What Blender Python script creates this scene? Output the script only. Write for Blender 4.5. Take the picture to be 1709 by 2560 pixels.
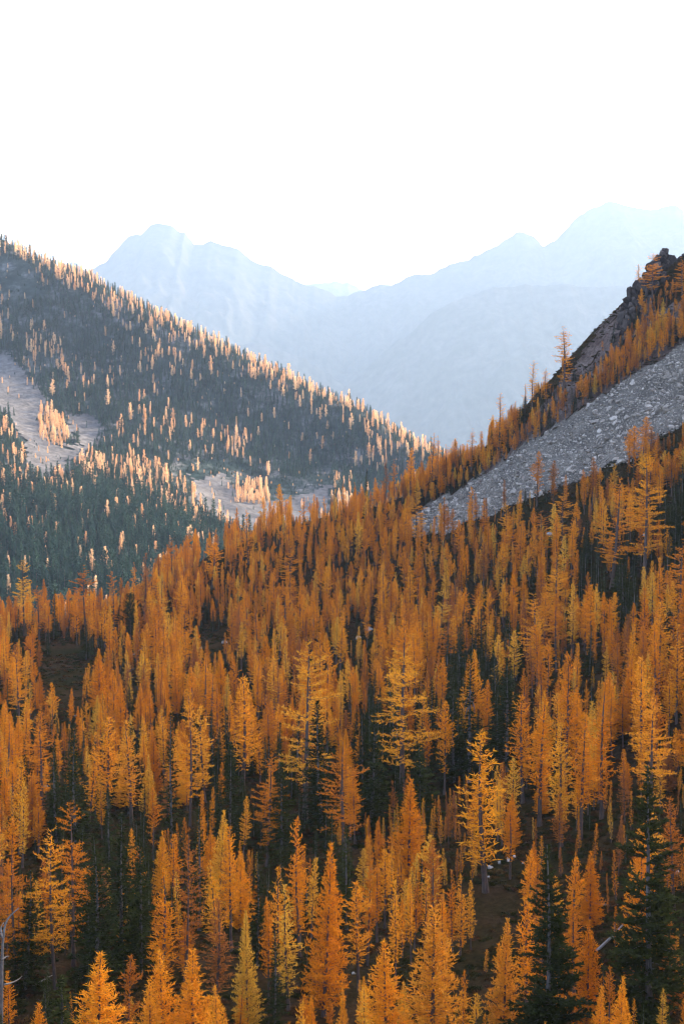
import bpy, math, random
import numpy as np

R = math.radians
for o in list(bpy.data.objects):
    bpy.data.objects.remove(o)
scene = bpy.context.scene
C = scene.collection

# ------------------------------------------------------------------ camera, sky, sun, exposure
PITCH = 4.0                      # degrees below the horizon
LENS, SENSOR = 50.0, 36.0
PW, PH = 1709.0, 2560.0          # size of the photograph
FPX = LENS / SENSOR * PH
cam = bpy.data.cameras.new('camera')
cam.sensor_fit = 'VERTICAL'; cam.sensor_height = SENSOR; cam.sensor_width = 24; cam.lens = LENS
cam.clip_start = 0.5; cam.clip_end = 60000
cam_o = bpy.data.objects.new('camera', cam); C.objects.link(cam_o)
cam_o.location = (0, 0, 0); cam_o.rotation_euler = (R(90 - PITCH), 0, 0)
scene.camera = cam_o

SUN_AZ, SUN_EL = 52.0, 19.0      # azimuth clockwise from the view direction (+y), elevation
w = bpy.data.worlds.new('World'); scene.world = w; w.use_nodes = True
nt = w.node_tree; nt.nodes.clear()
sky = nt.nodes.new('ShaderNodeTexSky'); sky.sky_type = 'NISHITA'; sky.sun_disc = False
sky.sun_elevation = R(SUN_EL); sky.sun_rotation = R(SUN_AZ)
sky.altitude = 1900; sky.air_density = .42; sky.dust_density = 7.0; sky.ozone_density = .1
bg = nt.nodes.new('ShaderNodeBackground'); bg.inputs['Strength'].default_value = 0.15
wo = nt.nodes.new('ShaderNodeOutputWorld')
nt.links.new(sky.outputs[0], bg.inputs[0]); nt.links.new(bg.outputs[0], wo.inputs[0])

sun = bpy.data.lights.new('sun', 'SUN'); sun.energy = 2.2; sun.angle = R(0.6); sun.color = (1.0, 0.86, 0.70)
sun_o = bpy.data.objects.new('sun', sun); C.objects.link(sun_o)
sun_o.location = (600, 500, 500)
sun_o.rotation_euler = (R(90 - SUN_EL), 0, R(180 - SUN_AZ))

vs = scene.view_settings
vs.view_transform = 'Standard'; vs.look = 'None'; vs.gamma = 1.0; vs.use_curve_mapping = False
vs.exposure = 4.12
vs.use_white_balance = True; vs.white_balance_temperature = 8000; vs.white_balance_tint = 10   # set for open shade
scene.render.engine = 'CYCLES'
cy = scene.cycles
cy.filter_width = 1.15
cy.max_bounces = 4; cy.diffuse_bounces = 2; cy.glossy_bounces = 1; cy.transmission_bounces = 3
cy.volume_bounces = 1; cy.transparent_max_bounces = 4
cy.use_denoising = True
cy.caustics_reflective = False; cy.caustics_refractive = False

# ------------------------------------------------------------------ helpers
cp, sp = math.cos(R(PITCH)), math.sin(R(PITCH))
def ray(px, py):
    dx = (np.asarray(px, float) - PW / 2) / FPX; dy = -(np.asarray(py, float) - PH / 2) / FPX
    return np.stack([dx, cp + dy * sp, -sp + dy * cp], -1)
def at(px, py, depth):
    """the point seen at pixel (px, py) that lies depth metres ahead (along y)"""
    d = ray(px, py)
    return d * (np.asarray(depth, float) / d[..., 1])[..., None]
def project(P):
    P = np.asarray(P, float)
    f = P[..., 1] * cp - P[..., 2] * sp; u = P[..., 1] * sp + P[..., 2] * cp
    return PW / 2 + FPX * P[..., 0] / f, PH / 2 - FPX * u / f

def vnoise(x, y, seed=0):
    """smooth value noise in -1..1"""
    x = np.asarray(x, float); y = np.asarray(y, float)
    xi = np.floor(x).astype(np.int64); yi = np.floor(y).astype(np.int64)
    fx = x - xi; fy = y - yi; fx = fx * fx * (3 - 2 * fx); fy = fy * fy * (3 - 2 * fy)
    def h(a, b):
        n = (a * 374761393 + b * 668265263 + seed * 982451653) & 0xffffffff
        n = ((n ^ (n >> 13)) * 1274126177) & 0xffffffff
        return ((n ^ (n >> 16)) & 0xffff) / 32767.5 - 1
    return (h(xi, yi) * (1 - fx) + h(xi + 1, yi) * fx) * (1 - fy) + (h(xi, yi + 1) * (1 - fx) + h(xi + 1, yi + 1) * fx) * fy
def fbm(x, y, seed=0, octv=4):
    a, s, f = 0, 1.0, 1.0
    for k in range(octv):
        a = a + s * vnoise(np.asarray(x) * f + 17.3 * k, np.asarray(y) * f - 9.1 * k, seed + k); s *= .5; f *= 2.03
    return a

def inside(px, py, poly):
    px = np.asarray(px); py = np.asarray(py); r = np.zeros(px.shape, bool)
    n = len(poly)
    for i in range(n):
        x0, y0 = poly[i]; x1, y1 = poly[(i + 1) % n]
        c = ((y0 > py) != (y1 > py)) & (px < (x1 - x0) * (py - y0) / (y1 - y0 + 1e-9) + x0)
        r ^= c
    return r

class Surface:
    """height field through control points (thin plate spline), kept as a grid"""
    def __init__(s, pts, x0, x1, y0, y1, step, smooth=0.0, detail=None):
        P = np.array(pts, float); s.sc = 300.0
        xy = P[:, :2] / s.sc; n = len(P)
        d = np.linalg.norm(xy[:, None] - xy[None], axis=-1)
        K = np.where(d > 0, d * d * np.log(d + 1e-12), 0) + smooth * np.eye(n)
        A = np.zeros((n + 3, n + 3)); A[:n, :n] = K; A[:n, n] = 1; A[:n, n + 1:] = xy; A[n, :n] = 1; A[n + 1:, :n] = xy.T
        b = np.zeros(n + 3); b[:n] = P[:, 2]
        co = np.linalg.solve(A, b)
        s.xs = np.arange(x0, x1 + step * .5, step); s.ys = np.arange(y0, y1 + step * .5, step); s.step = step
        X, Y = np.meshgrid(s.xs, s.ys)
        q = np.stack([X.ravel(), Y.ravel()], -1) / s.sc
        Z = np.zeros(len(q))
        for a in range(0, len(q), 20000):
            dd = np.linalg.norm(q[a:a + 20000, None] - xy[None], axis=-1)
            Z[a:a + 20000] = np.where(dd > 0, dd * dd * np.log(dd + 1e-12), 0) @ co[:n] + co[n] + q[a:a + 20000] @ co[n + 1:]
        s.Z = Z.reshape(X.shape)
        if detail: s.Z = s.Z + detail(X, Y)
        s.X, s.Y = X, Y
    def z(s, x, y):
        u = np.clip((np.asarray(x, float) - s.xs[0]) / s.step, 0, len(s.xs) - 1.001); v = np.clip((np.asarray(y, float) - s.ys[0]) / s.step, 0, len(s.ys) - 1.001)
        i = u.astype(int); j = v.astype(int); fu = u - i; fv = v - j
        return (s.Z[j, i] * (1 - fu) + s.Z[j, i + 1] * fu) * (1 - fv) + (s.Z[j + 1, i] * (1 - fu) + s.Z[j + 1, i + 1] * fu) * fv
    def hit(s, px, py, near=20.0, far=1000.0):
        """the first ground point seen at a pixel"""
        D = np.arange(near, far, 1.0)
        P = at(np.full(D.shape, px), np.full(D.shape, py), D)
        below = P[:, 2] <= s.z(P[:, 0], P[:, 1])
        k = int(np.argmax(below)) if below.any() else len(D) - 1
        x, y = P[k, 0], P[k, 1]
        return np.array([x, y, float(s.z(x, y))])
    def visible(s, P, lift=3.0):
        """is a point lifted above the ground seen from the camera past this surface"""
        P = np.asarray(P, float) + np.array([0, 0, lift]); ok = np.ones(len(P), bool)
        for t in np.linspace(.08, .985, 60):
            q = P * t
            ok &= q[:, 2] > s.z(q[:, 0], q[:, 1])
        return ok

def mesh_from(name, V, F, mats, mi=None, smooth=False):
    me = bpy.data.meshes.new(name)
    V = np.asarray(V, np.float32)
    if isinstance(F, np.ndarray):
        k = F.shape[1]
        me.vertices.add(len(V)); me.vertices.foreach_set('co', V.ravel())
        me.loops.add(F.size); me.loops.foreach_set('vertex_index', F.astype(np.int32).ravel())
        me.polygons.add(len(F)); me.polygons.foreach_set('loop_start', np.arange(0, F.size, k, dtype=np.int32))
        me.update(calc_edges=True)
    else:
        me.from_pydata(V.tolist(), [], F); me.update()
    for m in mats: me.materials.append(m)
    if mi is not None: me.polygons.foreach_set('material_index', np.asarray(mi, np.int32))
    me.polygons.foreach_set('use_smooth', np.full(len(me.polygons), smooth, bool))
    return me
def obj(name, me, parent=None, **props):
    o = bpy.data.objects.new(name, me); C.objects.link(o); o.parent = parent
    for k, v in props.items(): o[k] = v
    return o
def grid_mesh(name, X, Y, Z, mat, smooth=True, mask=None):
    ny, nx = X.shape
    V = np.stack([X, Y, Z], -1).reshape(-1, 3)
    idx = np.arange(ny * nx).reshape(ny, nx)
    F = np.stack([idx[:-1, :-1], idx[:-1, 1:], idx[1:, 1:], idx[1:, :-1]], -1).reshape(-1, 4)
    if mask is not None:
        F = F[mask[:-1, :-1].ravel()]
        used = np.unique(F); m = np.zeros(len(V), int); m[used] = np.arange(len(used)); V = V[used]; F = m[F]
    return mesh_from(name, V, F, [mat], smooth=smooth)

# ------------------------------------------------------------------ materials
def ramp(nt, fac, stops):
    n = nt.nodes.new('ShaderNodeValToRGB'); e = n.color_ramp.elements
    while len(e) < len(stops): e.new(.5)
    for k, (p, c) in enumerate(stops): e[k].position = p; e[k].color = (*c, 1)
    nt.links.new(fac, n.inputs[0]); return n.outputs[0]
def noise_node(nt, vec, scale, detail=4, rough=.55):
    n = nt.nodes.new('ShaderNodeTexNoise'); n.inputs['Scale'].default_value = scale; n.inputs['Detail'].default_value = detail; n.inputs['Roughness'].default_value = rough
    if vec is not None: nt.links.new(vec, n.inputs['Vector'])
    return n.outputs['Fac']
def mix_col(nt, fac, a, b, mode='MIX'):
    n = nt.nodes.new('ShaderNodeMix'); n.data_type = 'RGBA'; n.blend_type = mode
    for s, v in ((0, fac), (6, a), (7, b)):
        if hasattr(v, 'node'): nt.links.new(v, n.inputs[s])
        elif s == 0: n.inputs[0].default_value = v
        else: n.inputs[s].default_value = (*v, 1)
    return n.outputs[2]
def new_mat(name):
    m = bpy.data.materials.new(name); m.use_nodes = True
    t = m.node_tree; b = t.nodes['Principled BSDF']; b.inputs['Roughness'].default_value = .85
    b.inputs['Specular IOR Level'].default_value = .0
    return m, t, b
def needle_mat(name, stops, dark, amount=.35, transl=.35, clump=1.3, bright=None):
    """needles: one tone per tree, lighter and duller clumps within the tree"""
    m, t, b = new_mat(name)
    oi = t.nodes.new('ShaderNodeObjectInfo'); tc = t.nodes.new('ShaderNodeTexCoord')
    c = ramp(t, oi.outputs['Random'], stops)
    n = noise_node(t, tc.outputs['Object'], clump, 3, .6)
    f = ramp(t, n, [(.38, (0, 0, 0)), (.66, (amount,) * 3)])
    c = mix_col(t, f, c, dark)
    if bright:
        iv = t.nodes.new('ShaderNodeMath'); iv.operation = 'SUBTRACT'; iv.inputs[0].default_value = 1; t.links.new(oi.outputs['Alpha'], iv.inputs[1])
        c = mix_col(t, iv.outputs[0], c, bright)
    t.links.new(c, b.inputs['Base Color'])
    tr = t.nodes.new('ShaderNodeBsdfTranslucent'); t.links.new(c, tr.inputs[0])
    mx = t.nodes.new('ShaderNodeMixShader'); mx.inputs[0].default_value = transl
    t.links.new(b.outputs[0], mx.inputs[1]); t.links.new(tr.outputs[0], mx.inputs[2])
    t.links.new(mx.outputs[0], t.nodes['Material Output'].inputs[0])
    return m
M = {}
M['larch'] = needle_mat('larch_needles', [(0, (.27, .10, .035)), (.12, (.42, .13, .018)), (.3, (.60, .19, .014)), (.62, (.75, .262, .018)), (.86, (.80, .335, .025)), (1, (.72, .41, .055))], (.46, .15, .014), transl=.36, bright=(.82, .335, .028))
M['fir'] = needle_mat('fir_needles', [(0, (.022, .028, .008)), (.5, (.032, .038, .010)), (1, (.044, .048, .013))], (.014, .017, .006), .6, .12)
M['far_larch'] = needle_mat('far_larch_sunlit_needles', [(0, (.56, .32, .17)), (.5, (.66, .42, .24)), (1, (.72, .52, .33))], (.48, .29, .17), transl=.42, clump=.5)  # paler than the near larch needles: sunlight put into the colour
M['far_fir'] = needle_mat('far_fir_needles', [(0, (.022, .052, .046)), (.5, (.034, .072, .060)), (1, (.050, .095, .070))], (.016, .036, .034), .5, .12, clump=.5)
def bark_mat(name, a, b_):
    m, t, b = new_mat(name); tc = t.nodes.new('ShaderNodeTexCoord')
    mp = t.nodes.new('ShaderNodeMapping'); mp.inputs['Scale'].default_value = (6, 6, .8); t.links.new(tc.outputs['Object'], mp.inputs[0])
    n = noise_node(t, mp.outputs[0], 2.0, 5, .65)
    t.links.new(ramp(t, n, [(.3, a), (.7, b_)]), b.inputs['Base Color']); return m
M['bark'] = bark_mat('larch_bark', (.045, .030, .024), (.13, .095, .080))
M['fir_bark'] = bark_mat('fir_bark', (.06, .052, .048), (.17, .155, .145))
M['dead_wood'] = bark_mat('dead_wood', (.11, .10, .092), (.30, .28, .265))
def ground_mat(name, stops, scale, bump=.6, fine=2.0):
    m, t, b = new_mat(name); g = t.nodes.new('ShaderNodeNewGeometry')
    n1 = noise_node(t, g.outputs['Position'], scale, 6, .6); n2 = noise_node(t, g.outputs['Position'], fine, 5, .7)
    c = ramp(t, n1, stops)
    f2 = ramp(t, n2, [(.3, (.45,) * 3), (.72, (1.35,) * 3)])
    c = mix_col(t, 1.0, c, f2, 'MULTIPLY')
    t.links.new(c, b.inputs['Base Color'])
    bp = t.nodes.new('ShaderNodeBump'); bp.inputs['Strength'].default_value = bump; bp.inputs['Distance'].default_value = .6
    t.links.new(n2, bp.inputs['Height']); t.links.new(bp.outputs[0], b.inputs['Normal'])
    return m
M['hill'] = ground_mat('heath_ground', [(.28, (.012, .014, .004)), (.45, (.023, .017, .007)), (.6, (.038, .022, .011)), (.75, (.019, .019, .007))], .06, .7, 1.1)
M['scree_base'] = ground_mat('scree_gravel', [(.3, (.08, .07, .06)), (.7, (.19, .166, .142))], .08, .8, 1.2)
M['left_mtn'] = ground_mat('far_slope_ground', [(.30, (.012, .024, .024)), (.52, (.024, .036, .036)), (.66, (.095, .10, .105))], .03, .6, .12)
M['far_scree'] = ground_mat('far_scree_gravel', [(.3, (.070, .072, .078)), (.7, (.112, .113, .120))], .02, .4, .15)
M['far_rock'] = ground_mat('far_mountain_rock', [(.32, (.030, .036, .034)), (.5, (.042, .045, .043)), (.66, (.062, .061, .060))], .0022, .3, .012)
M['valley'] = ground_mat('valley_floor_ground', [(.3, (.05, .07, .045)), (.7, (.12, .12, .085))], .003, .3, .03)
def stone_mat(name, lo, mid, hi, scale=1.2):
    m, t, b = new_mat(name); oi = t.nodes.new('ShaderNodeObjectInfo'); g = t.nodes.new('ShaderNodeNewGeometry')
    c = ramp(t, oi.outputs['Random'], [(0, lo), (.55, mid), (1, hi)])
    n = noise_node(t, g.outputs['Position'], scale, 5, .65)
    f = ramp(t, n, [(.3, (.55,) * 3), (.7, (1.25,) * 3)])
    t.links.new(mix_col(t, 1.0, c, f, 'MULTIPLY'), b.inputs['Base Color'])
    bp = t.nodes.new('ShaderNodeBump'); bp.inputs['Strength'].default_value = .5; bp.inputs['Distance'].default_value = .15
    t.links.new(n, bp.inputs['Height']); t.links.new(bp.outputs[0], b.inputs['Normal'])
    return m
M['stone'] = stone_mat('grey_stone', (.14, .118, .098), (.29, .25, .212), (.42, .37, .32))
M['pale_stone'] = stone_mat('pale_stone', (.22, .20, .18), (.30, .28, .26), (.38, .36, .335))
M['crag'] = stone_mat('crag_rock', (.030, .023, .021), (.055, .043, .039), (.085, .068, .062), .35)
M['shrub'] = needle_mat('heath_shrub_leaves', [(0, (.022, .026, .008)), (.45, (.040, .035, .011)), (.75, (.070, .030, .014)), (1, (.085, .050, .016))], (.018, .014, .006), .5, .2)

# ------------------------------------------------------------------ near hillside
ridge = [(1709, 648, 545), (1640, 672, 536), (1575, 745, 529), (1535, 835, 522), (1434, 945, 518), (1408, 966, 516), (1329, 1010, 520), (1247, 1122, 528), (1100, 1185, 545),
         (962, 1255, 570), (860, 1300, 595), (751, 1345, 620), (620, 1395, 645), (529, 1442, 640), (420, 1480, 620), (330, 1530, 570), (214, 1552, 530), (60, 1575, 490), (-100, 1600, 470)]
face = [(1709, 860, 490), (1709, 1016, 440), (1562, 1109, 445), (1524, 977, 485), (1398, 1060, 500), (1398, 1172, 470), (1206, 1191, 520), (1200, 1262, 492), (1047, 1279, 530), (1030, 1330, 505),
        (1709, 1200, 395), (1400, 1320, 425), (1000, 1450, 450), (700, 1550, 465), (400, 1610, 440), (150, 1640, 410),
        (1709, 1500, 310), (1400, 1600, 330), (1000, 1700, 335), (600, 1760, 345), (200, 1800, 325),
        (1709, 1800, 235), (1400, 1950, 232), (1100, 2010, 232), (700, 2040, 240), (200, 2080, 232),
        (1709, 2150, 168), (1400, 2250, 172), (1000, 2320, 170), (600, 2380, 165), (100, 2450, 158),
        (1709, 2540, 134), (1200, 2650, 126), (800, 2700, 122), (300, 2760, 118)]
pts = [tuple(at(*p)) for p in ridge + face]
for px, py, D in ridge:
    if px >= 1300:
        q = at(px, py, D + 110); pts.append((q[0], q[1], q[2] - 14))
        q = at(px, py, D + 330); pts.append((q[0], q[1], q[2] - 70))
    elif px >= 1000:
        q = at(px, py, D + 90); pts.append((q[0], q[1], q[2] - 26)); q = at(px, py, D + 330); pts.append((q[0], q[1], q[2] - 130))
    else:
        q = at(px, py, D + 70); pts.append((q[0], q[1], q[2] - 26)); q = at(px, py, D + 260); pts.append((q[0], q[1], q[2] - 120))
pts += [(200, 560, 105), (300, 600, 165), (450, 650, 235), (300, 400, 100), (300, 250, 45), (200, 395, 45), (200, 250, 4), (200, 150, -28), (300, 800, 190), (450, 850, 250), (230, 800, 95),
        (0, 0, -1.8), (0, -60, 14), (100, -20, 4), (-100, -20, -14), (0, 30, -19), (0, 60, -38), (0, 90, -51), (-80, 60, -48), (90, 60, -30), (450, 300, 120), (450, 0, 60),
        (-250, 500, -125), (-200, 300, -98), (-160, 150, -82), (-250, 0, -60), (-350, 700, -210), (-350, 300, -160)]
near = Surface(pts, -350, 450, -60, 920, 4.0, smooth=.002,
               detail=lambda X, Y: 1.1 * fbm(X / 28, Y / 28, 3, 4) * np.clip((np.hypot(X, Y) - 15) / 40, 0, 1) + .28 * fbm(X / 6, Y / 6, 8, 2))
hillside = obj('hillside', grid_mesh('hillside', near.X, near.Y, near.Z, M['hill']), kind='structure')

# ------------------------------------------------------------------ mountain across the valley (left)
lm = [(-260, 440, 2050), (-100, 540, 1950), (0, 605, 1900), (110, 655, 1880), (220, 705, 1850), (350, 775, 1820), (480, 845, 1800), (620, 910, 1775), (750, 975, 1750), (880, 1035, 1720), (1000, 1095, 1700), (1085, 1130, 1680), (1180, 1200, 1650)]
lf = [(-150, 800, 1830), (0, 780, 1790), (0, 900, 1690), (0, 1020, 1540), (0, 1120, 1390), (0, 1250, 1230), (0, 1400, 1080), (0, 1560, 950), (-200, 1100, 1350), (-200, 1450, 1000),
      (200, 850, 1760), (300, 950, 1690), (300, 1080, 1560), (250, 1160, 1440), (300, 1280, 1260), (300, 1420, 1110), (300, 1560, 990),
      (600, 1020, 1700), (600, 1130, 1610), (600, 1230, 1500), (620, 1290, 1420), (560, 1370, 1290), (600, 1480, 1130), (800, 1090, 1690), (800, 1200, 1580), (800, 1330, 1400), (1000, 1180, 1630), (1000, 1280, 1500)]
pl = [tuple(at(*p)) for p in lm + lf]
for px, py, D in lm:
    q = at(px, py, D + 120); pl.append((q[0], q[1], q[2] - 55)); q = at(px, py, D + 550); pl.append((q[0], q[1], q[2] - 330))
pl += [(-900, 1500, 150), (-1100, 2000, 330), (-1000, 900, 20), (-500, 750, -190), (-100, 750, -230), (300, 900, -280), (450, 1300, -260), (450, 1700, -320), (500, 2300, -480), (-1100, 2700, 0)]
left = Surface(pl, -1200, 560, 720, 2720, 10.0, smooth=.003, detail=lambda X, Y: 5 * fbm(X / 110, Y / 110, 21, 4) + 2.0 * np.abs(fbm(X / 35, Y / 60, 25, 3)))
obj('mountain', grid_mesh('wooded_mountain', left.X, left.Y, left.Z, M['left_mtn']), kind='structure')

# ------------------------------------------------------------------ far mountains: a crest line, steep sides with spurs and gullies
def far_range(name, crest, D, seed, xpad=2400, slope=.62, amp=1.0, nx=560, foot=-640):
    c = np.array([[*at(px, py, D)] for px, py in crest])
    xs = np.linspace(c[0, 0] - xpad, c[-1, 0] + xpad, nx)
    ex = np.concatenate([[xs[0]], c[:, 0], [xs[-1]]]); ez = np.concatenate([[c[0, 2] - 120], c[:, 2], [c[-1, 2] - 120]])
    h = np.interp(xs, ex, ez); h = h + D * .0016 * fbm(xs / (D * .012), xs * 0, seed, 5) - D * .0007 * np.abs(fbm(xs / (D * .004), xs * 0, seed + 4, 3))
    vs_ = np.concatenate([-np.linspace(1, 0, 12, endpoint=False) * 1800, np.linspace(0, 1, 150) ** 1.25 * 3800])
    X, Vv = np.meshgrid(xs, vs_)
    Hh = np.interp(X, xs, h)
    a = np.abs(Vv)
    warp = 90 * fbm(X / 500, Vv / 500, seed + 5, 3)
    rid = 1 - np.abs(fbm((X + warp) / 330, Vv / 1500, seed + 9, 4))
    Z = Hh - slope * a - a * .13 * (1 - rid) * amp - np.minimum(a, 500) * .06 * fbm(X / 140, Vv / 140, seed + 2, 4) + .03 * np.minimum(a, 300) * fbm(X / 45, Vv / 70, seed + 3, 3)
    Z = np.maximum(Z, foot)
    return obj(name, grid_mesh(name, X, D - Vv, Z, M['far_rock']), kind='structure')
far_range('mountain', [(60, 690), (150, 662), (190, 656), (230, 690), (700, 740), (790, 706), (835, 696), (870, 705), (915, 728), (1000, 760)], 19000, 41, slope=.5)
far_range('mountain', [(100, 690), (200, 676), (262, 660), (295, 620), (322, 590), (352, 584), (372, 568), (392, 563), (432, 567), (462, 582), (486, 604), (526, 600), (570, 618), (620, 640), (680, 668), (740, 702), (790, 720), (840, 738),
                       (900, 728), (950, 712), (1000, 700), (1060, 682), (1110, 672), (1140, 655), (1200, 635), (1240, 612), (1275, 592), (1300, 582), (1330, 590), (1356, 616), (1384, 604), (1410, 578), (1435, 550), (1465, 524), (1520, 506), (1560, 512), (1610, 521), (1660, 516), (1690, 510), (1712, 530), (1800, 560)], 14500, 57)
far_range('mountain', [(820, 1000), (930, 900), (1020, 830), (1090, 772), (1150, 740), (1215, 716), (1300, 708), (1400, 712), (1500, 714), (1600, 712), (1800, 690)], 11500, 73, slope=.6, amp=.9)
far_range('mountain', [(300, 1000), (500, 880), (640, 850), (760, 900), (860, 960), (950, 1010), (1100, 1080), (1200, 1100)], 12000, 91, slope=.5, amp=.9)
gx, gy = np.meshgrid(np.linspace(-20000, 20000, 41), np.linspace(-15000, 25000, 41))
obj('ground', grid_mesh('ground', gx, gy, -620 + 6 * fbm(gx / 900, gy / 900, 2, 2), M['valley']), kind='structure')

# ------------------------------------------------------------------ conifers
def unit(v): return v / (np.linalg.norm(v, axis=-1, keepdims=True) + 1e-9)
def conifer(seed, H, W, base, prof, nb, e_low, e_top, curve, sub, spacing, blen, bwid, irr=.35, blades=2, up=.25, tpow=1.0, clump=.35, r0=None, gap=0.0, twigs=True, bend=.012, flat=1.0, stub=0):
    """trunk and crown as triangles. The crown is branches with side twigs, each carrying needle tufts."""
    rng = np.random.default_rng(seed)
    r0 = r0 or H * .012
    # trunk
    ns, sd = 12, 7
    tv, tf = [], []
    bx, by = rng.normal(0, bend, 2) * H
    axis = lambda t: np.stack([bx * np.sin(t * 2.6), by * np.sin(t * 2.1 + .3) - by * math.sin(.3), t * H], -1)
    for k in range(ns + 1):
        t = k / ns; c = axis(np.array(t)); rr = r0 * (1 - t) ** .85 + .012 + (r0 * .5 if k == 0 else 0)
        for j in range(sd):
            a = 2 * math.pi * j / sd; tv.append((c[0] + rr * math.cos(a), c[1] + rr * math.sin(a), c[2] - (.5 if k == 0 else 0)))
    for k in range(ns):
        for j in range(sd):
            a, b = k * sd + j, k * sd + (j + 1) % sd
            tf += [(a, b, b + sd), (a, b + sd, a + sd)]
    TV, TF = np.array(tv), np.array(tf)
    pts_, dirs, rib = [], [], []
    ph = rng.uniform(0, 6.28, 6)
    for i in range(nb + stub):
        dead = i >= nb
        t = ((i + rng.uniform(0, 1)) / nb) ** tpow if not dead else rng.uniform(-.25, .6)
        z0 = base + (1 - base) * t * .985
        if z0 < .05: continue
        az = i * 2.39996 + rng.normal(0, .35)
        if not dead and gap and math.sin(z0 * H * 1.15 + ph[0]) + math.sin(z0 * H * .57 + ph[1]) + .8 * math.sin(az + ph[2] + z0 * 9) > 1.9 - 2.4 * gap: continue
        cl = 1 + clump * math.sin(2 * az + ph[3] + z0 * 11) * math.sin(z0 * H * .9 + ph[4])
        L = W / 2 * prof(max(t, 0)) * rng.uniform(1 - irr, 1.08) * cl
        if dead: L = W * .28 * rng.uniform(.4, 1)
        if L < .10: L = .10
        e = e_low + (e_top - e_low) * max(t, 0) + rng.normal(0, .10)
        if dead: e = rng.uniform(-.5, .1)
        p0 = axis(np.array(z0)); hd = np.array([math.cos(az), math.sin(az), 0]); side = np.array([-math.sin(az), math.cos(az), 0])
        wob = rng.normal(0, .10)
        def P(s): return p0 + (hd * math.cos(e) + np.array([0, 0, math.sin(e)])) * (s * L)[..., None] + np.array([0, 0, 1.0]) * (curve * L * s * s)[..., None] + side * (wob * L * s * s)[..., None]
        S = np.linspace(0, 1, 4); rib.append((P(S), .010 + .012 * L))
        if dead: continue
        n = max(2, int(L / spacing)); s = np.linspace(.12 if L > .6 else 0, 1, n) + rng.uniform(-.03, .03, n); s = np.clip(s, .03, 1.02)
        pts_.append(P(s)); d = hd * math.cos(e) + np.array([0, 0, math.sin(e) + curve]); dirs.append(np.tile(d, (n, 1)))
        if sub > 0 and L > .45:
            m = max(2, int(L * (1 - .15) / (spacing * 2.2))); ss = np.linspace(.2, .93, m)
            for k, s1 in enumerate(ss):
                sg = 1 if k % 2 else -1
                a2 = sg * rng.uniform(.6, 1.15); l2 = sub * L * (1.0 - .72 * s1) * rng.uniform(.6, 1.15)
                if l2 < .12: continue
                d2 = hd * math.cos(a2) + side * math.sin(a2) + np.array([0, 0, (math.sin(e) + 2 * curve * s1) * .7 + rng.normal(0, .16) * flat])
                q0 = P(np.array([s1]))[0]; n2 = max(2, int(l2 / spacing)); u = np.linspace(.15, 1, n2)
                pts_.append(q0 + d2 * (u * l2)[:, None] + np.array([0, 0, curve * .5]) * (u * u * l2)[:, None]); dirs.append(np.tile(d2, (n2, 1)))
                if twigs and l2 > .5: rib.append((q0 + d2 * (np.array([0, .5, 1.0]) * l2)[:, None], .010))
    P_ = np.concatenate(pts_); D_ = np.concatenate(dirs)
    P_ = np.repeat(P_, blades, 0); D_ = np.repeat(D_, blades, 0); n = len(P_)
    dirn = unit(D_ * .75 + rng.normal(0, .55, (n, 3)) * np.array([1, 1, flat]) + np.array([0, 0, up]))
    sidev = unit(np.cross(dirn, rng.normal(0, 1, (n, 3)) * np.array([1 - flat * .0, 1, 1]) + (np.array([0, 0, 2.2]) if flat < .8 else 0)))
    ln = blen * rng.uniform(.6, 1.3, (n, 1)); wd = bwid * rng.uniform(.7, 1.3, (n, 1))
    o = P_ + rng.normal(0, spacing * .25, (n, 3))
    CV = np.stack([o - sidev * wd * .5, o + sidev * wd * .5, o + dirn * ln], 1).reshape(-1, 3)
    CF = np.arange(3 * n).reshape(n, 3); CM = np.zeros(n, int)
    rv, rf, k0 = [], [], len(CV)
    for q, wd_ in rib if twigs else []:
        m = len(q); 
        for k in range(m):
            ww = wd_ * (1 - .75 * k / (m - 1)); rv += [q[k] + (0, 0, ww), q[k] - (0, 0, ww)]
        for k in range(m - 1):
            a = k0 + 2 * k; rf += [(a, a + 1, a + 3), (a, a + 3, a + 2)]
        k0 += 2 * m
    if rv:
        CV = np.concatenate([CV, np.array(rv)]); CF = np.concatenate([CF, np.array(rf)]); CM = np.concatenate([CM, np.ones(len(rf), int)])
    return TV, TF, CV, CF, CM
def cone_prof(t): return min(1, .45 + t * 5) * (1 - t) ** .82
def col_prof(t): return min(1, .30 + t * 2.6) * (1 - t) ** .55
def bulb_prof(t): return min(1, .25 + t * 1.7) * (1 - t ** 2.2) ** .8 + .04
def old_prof(t): return min(1, .35 + t * 2.2) * (1 - t ** 1.7) ** .75 * .95 + .10
def spire_prof(t): return min(1, .5 + t * 6) * (1 - t) ** .9 * .96 + .03
def pine_prof(t): return min(1, .30 + t * 2.2) * (1 - t ** 3) ** .6
PROTO = {}
def proto(key, needle, bark, H, W, *a, **k):
    TV, TF, CV, CF, CM = conifer(hash_(key), H, W, *a, **k)
    r = np.sort(np.hypot(CV[:, 0], CV[:, 1])); real = 2 * r[int(len(r) * .985)]
    PROTO[key] = dict(H=H, W=real, needle=needle, bark=bark, TV=TV, TF=TF, CV=CV, CF=CF, CM=CM,
                      trunk=mesh_from('trunk_' + key, TV, TF, [M[bark]], smooth=True), crown=mesh_from('crown_' + key, CV, CF, [M[needle], M[bark]], CM))
def hash_(s): return sum((i + 1) * ord(c) * 31 for i, c in enumerate(s)) % 99991
LK = dict(curve=.10, blades=2)
for k in 'ab':
    proto('larch_cone_' + k, 'larch', 'bark', 15, 5.6, .03, cone_prof, 240, .05, .75, .16, .42, .14, .36, .095, irr=.28, clump=.2)
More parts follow.
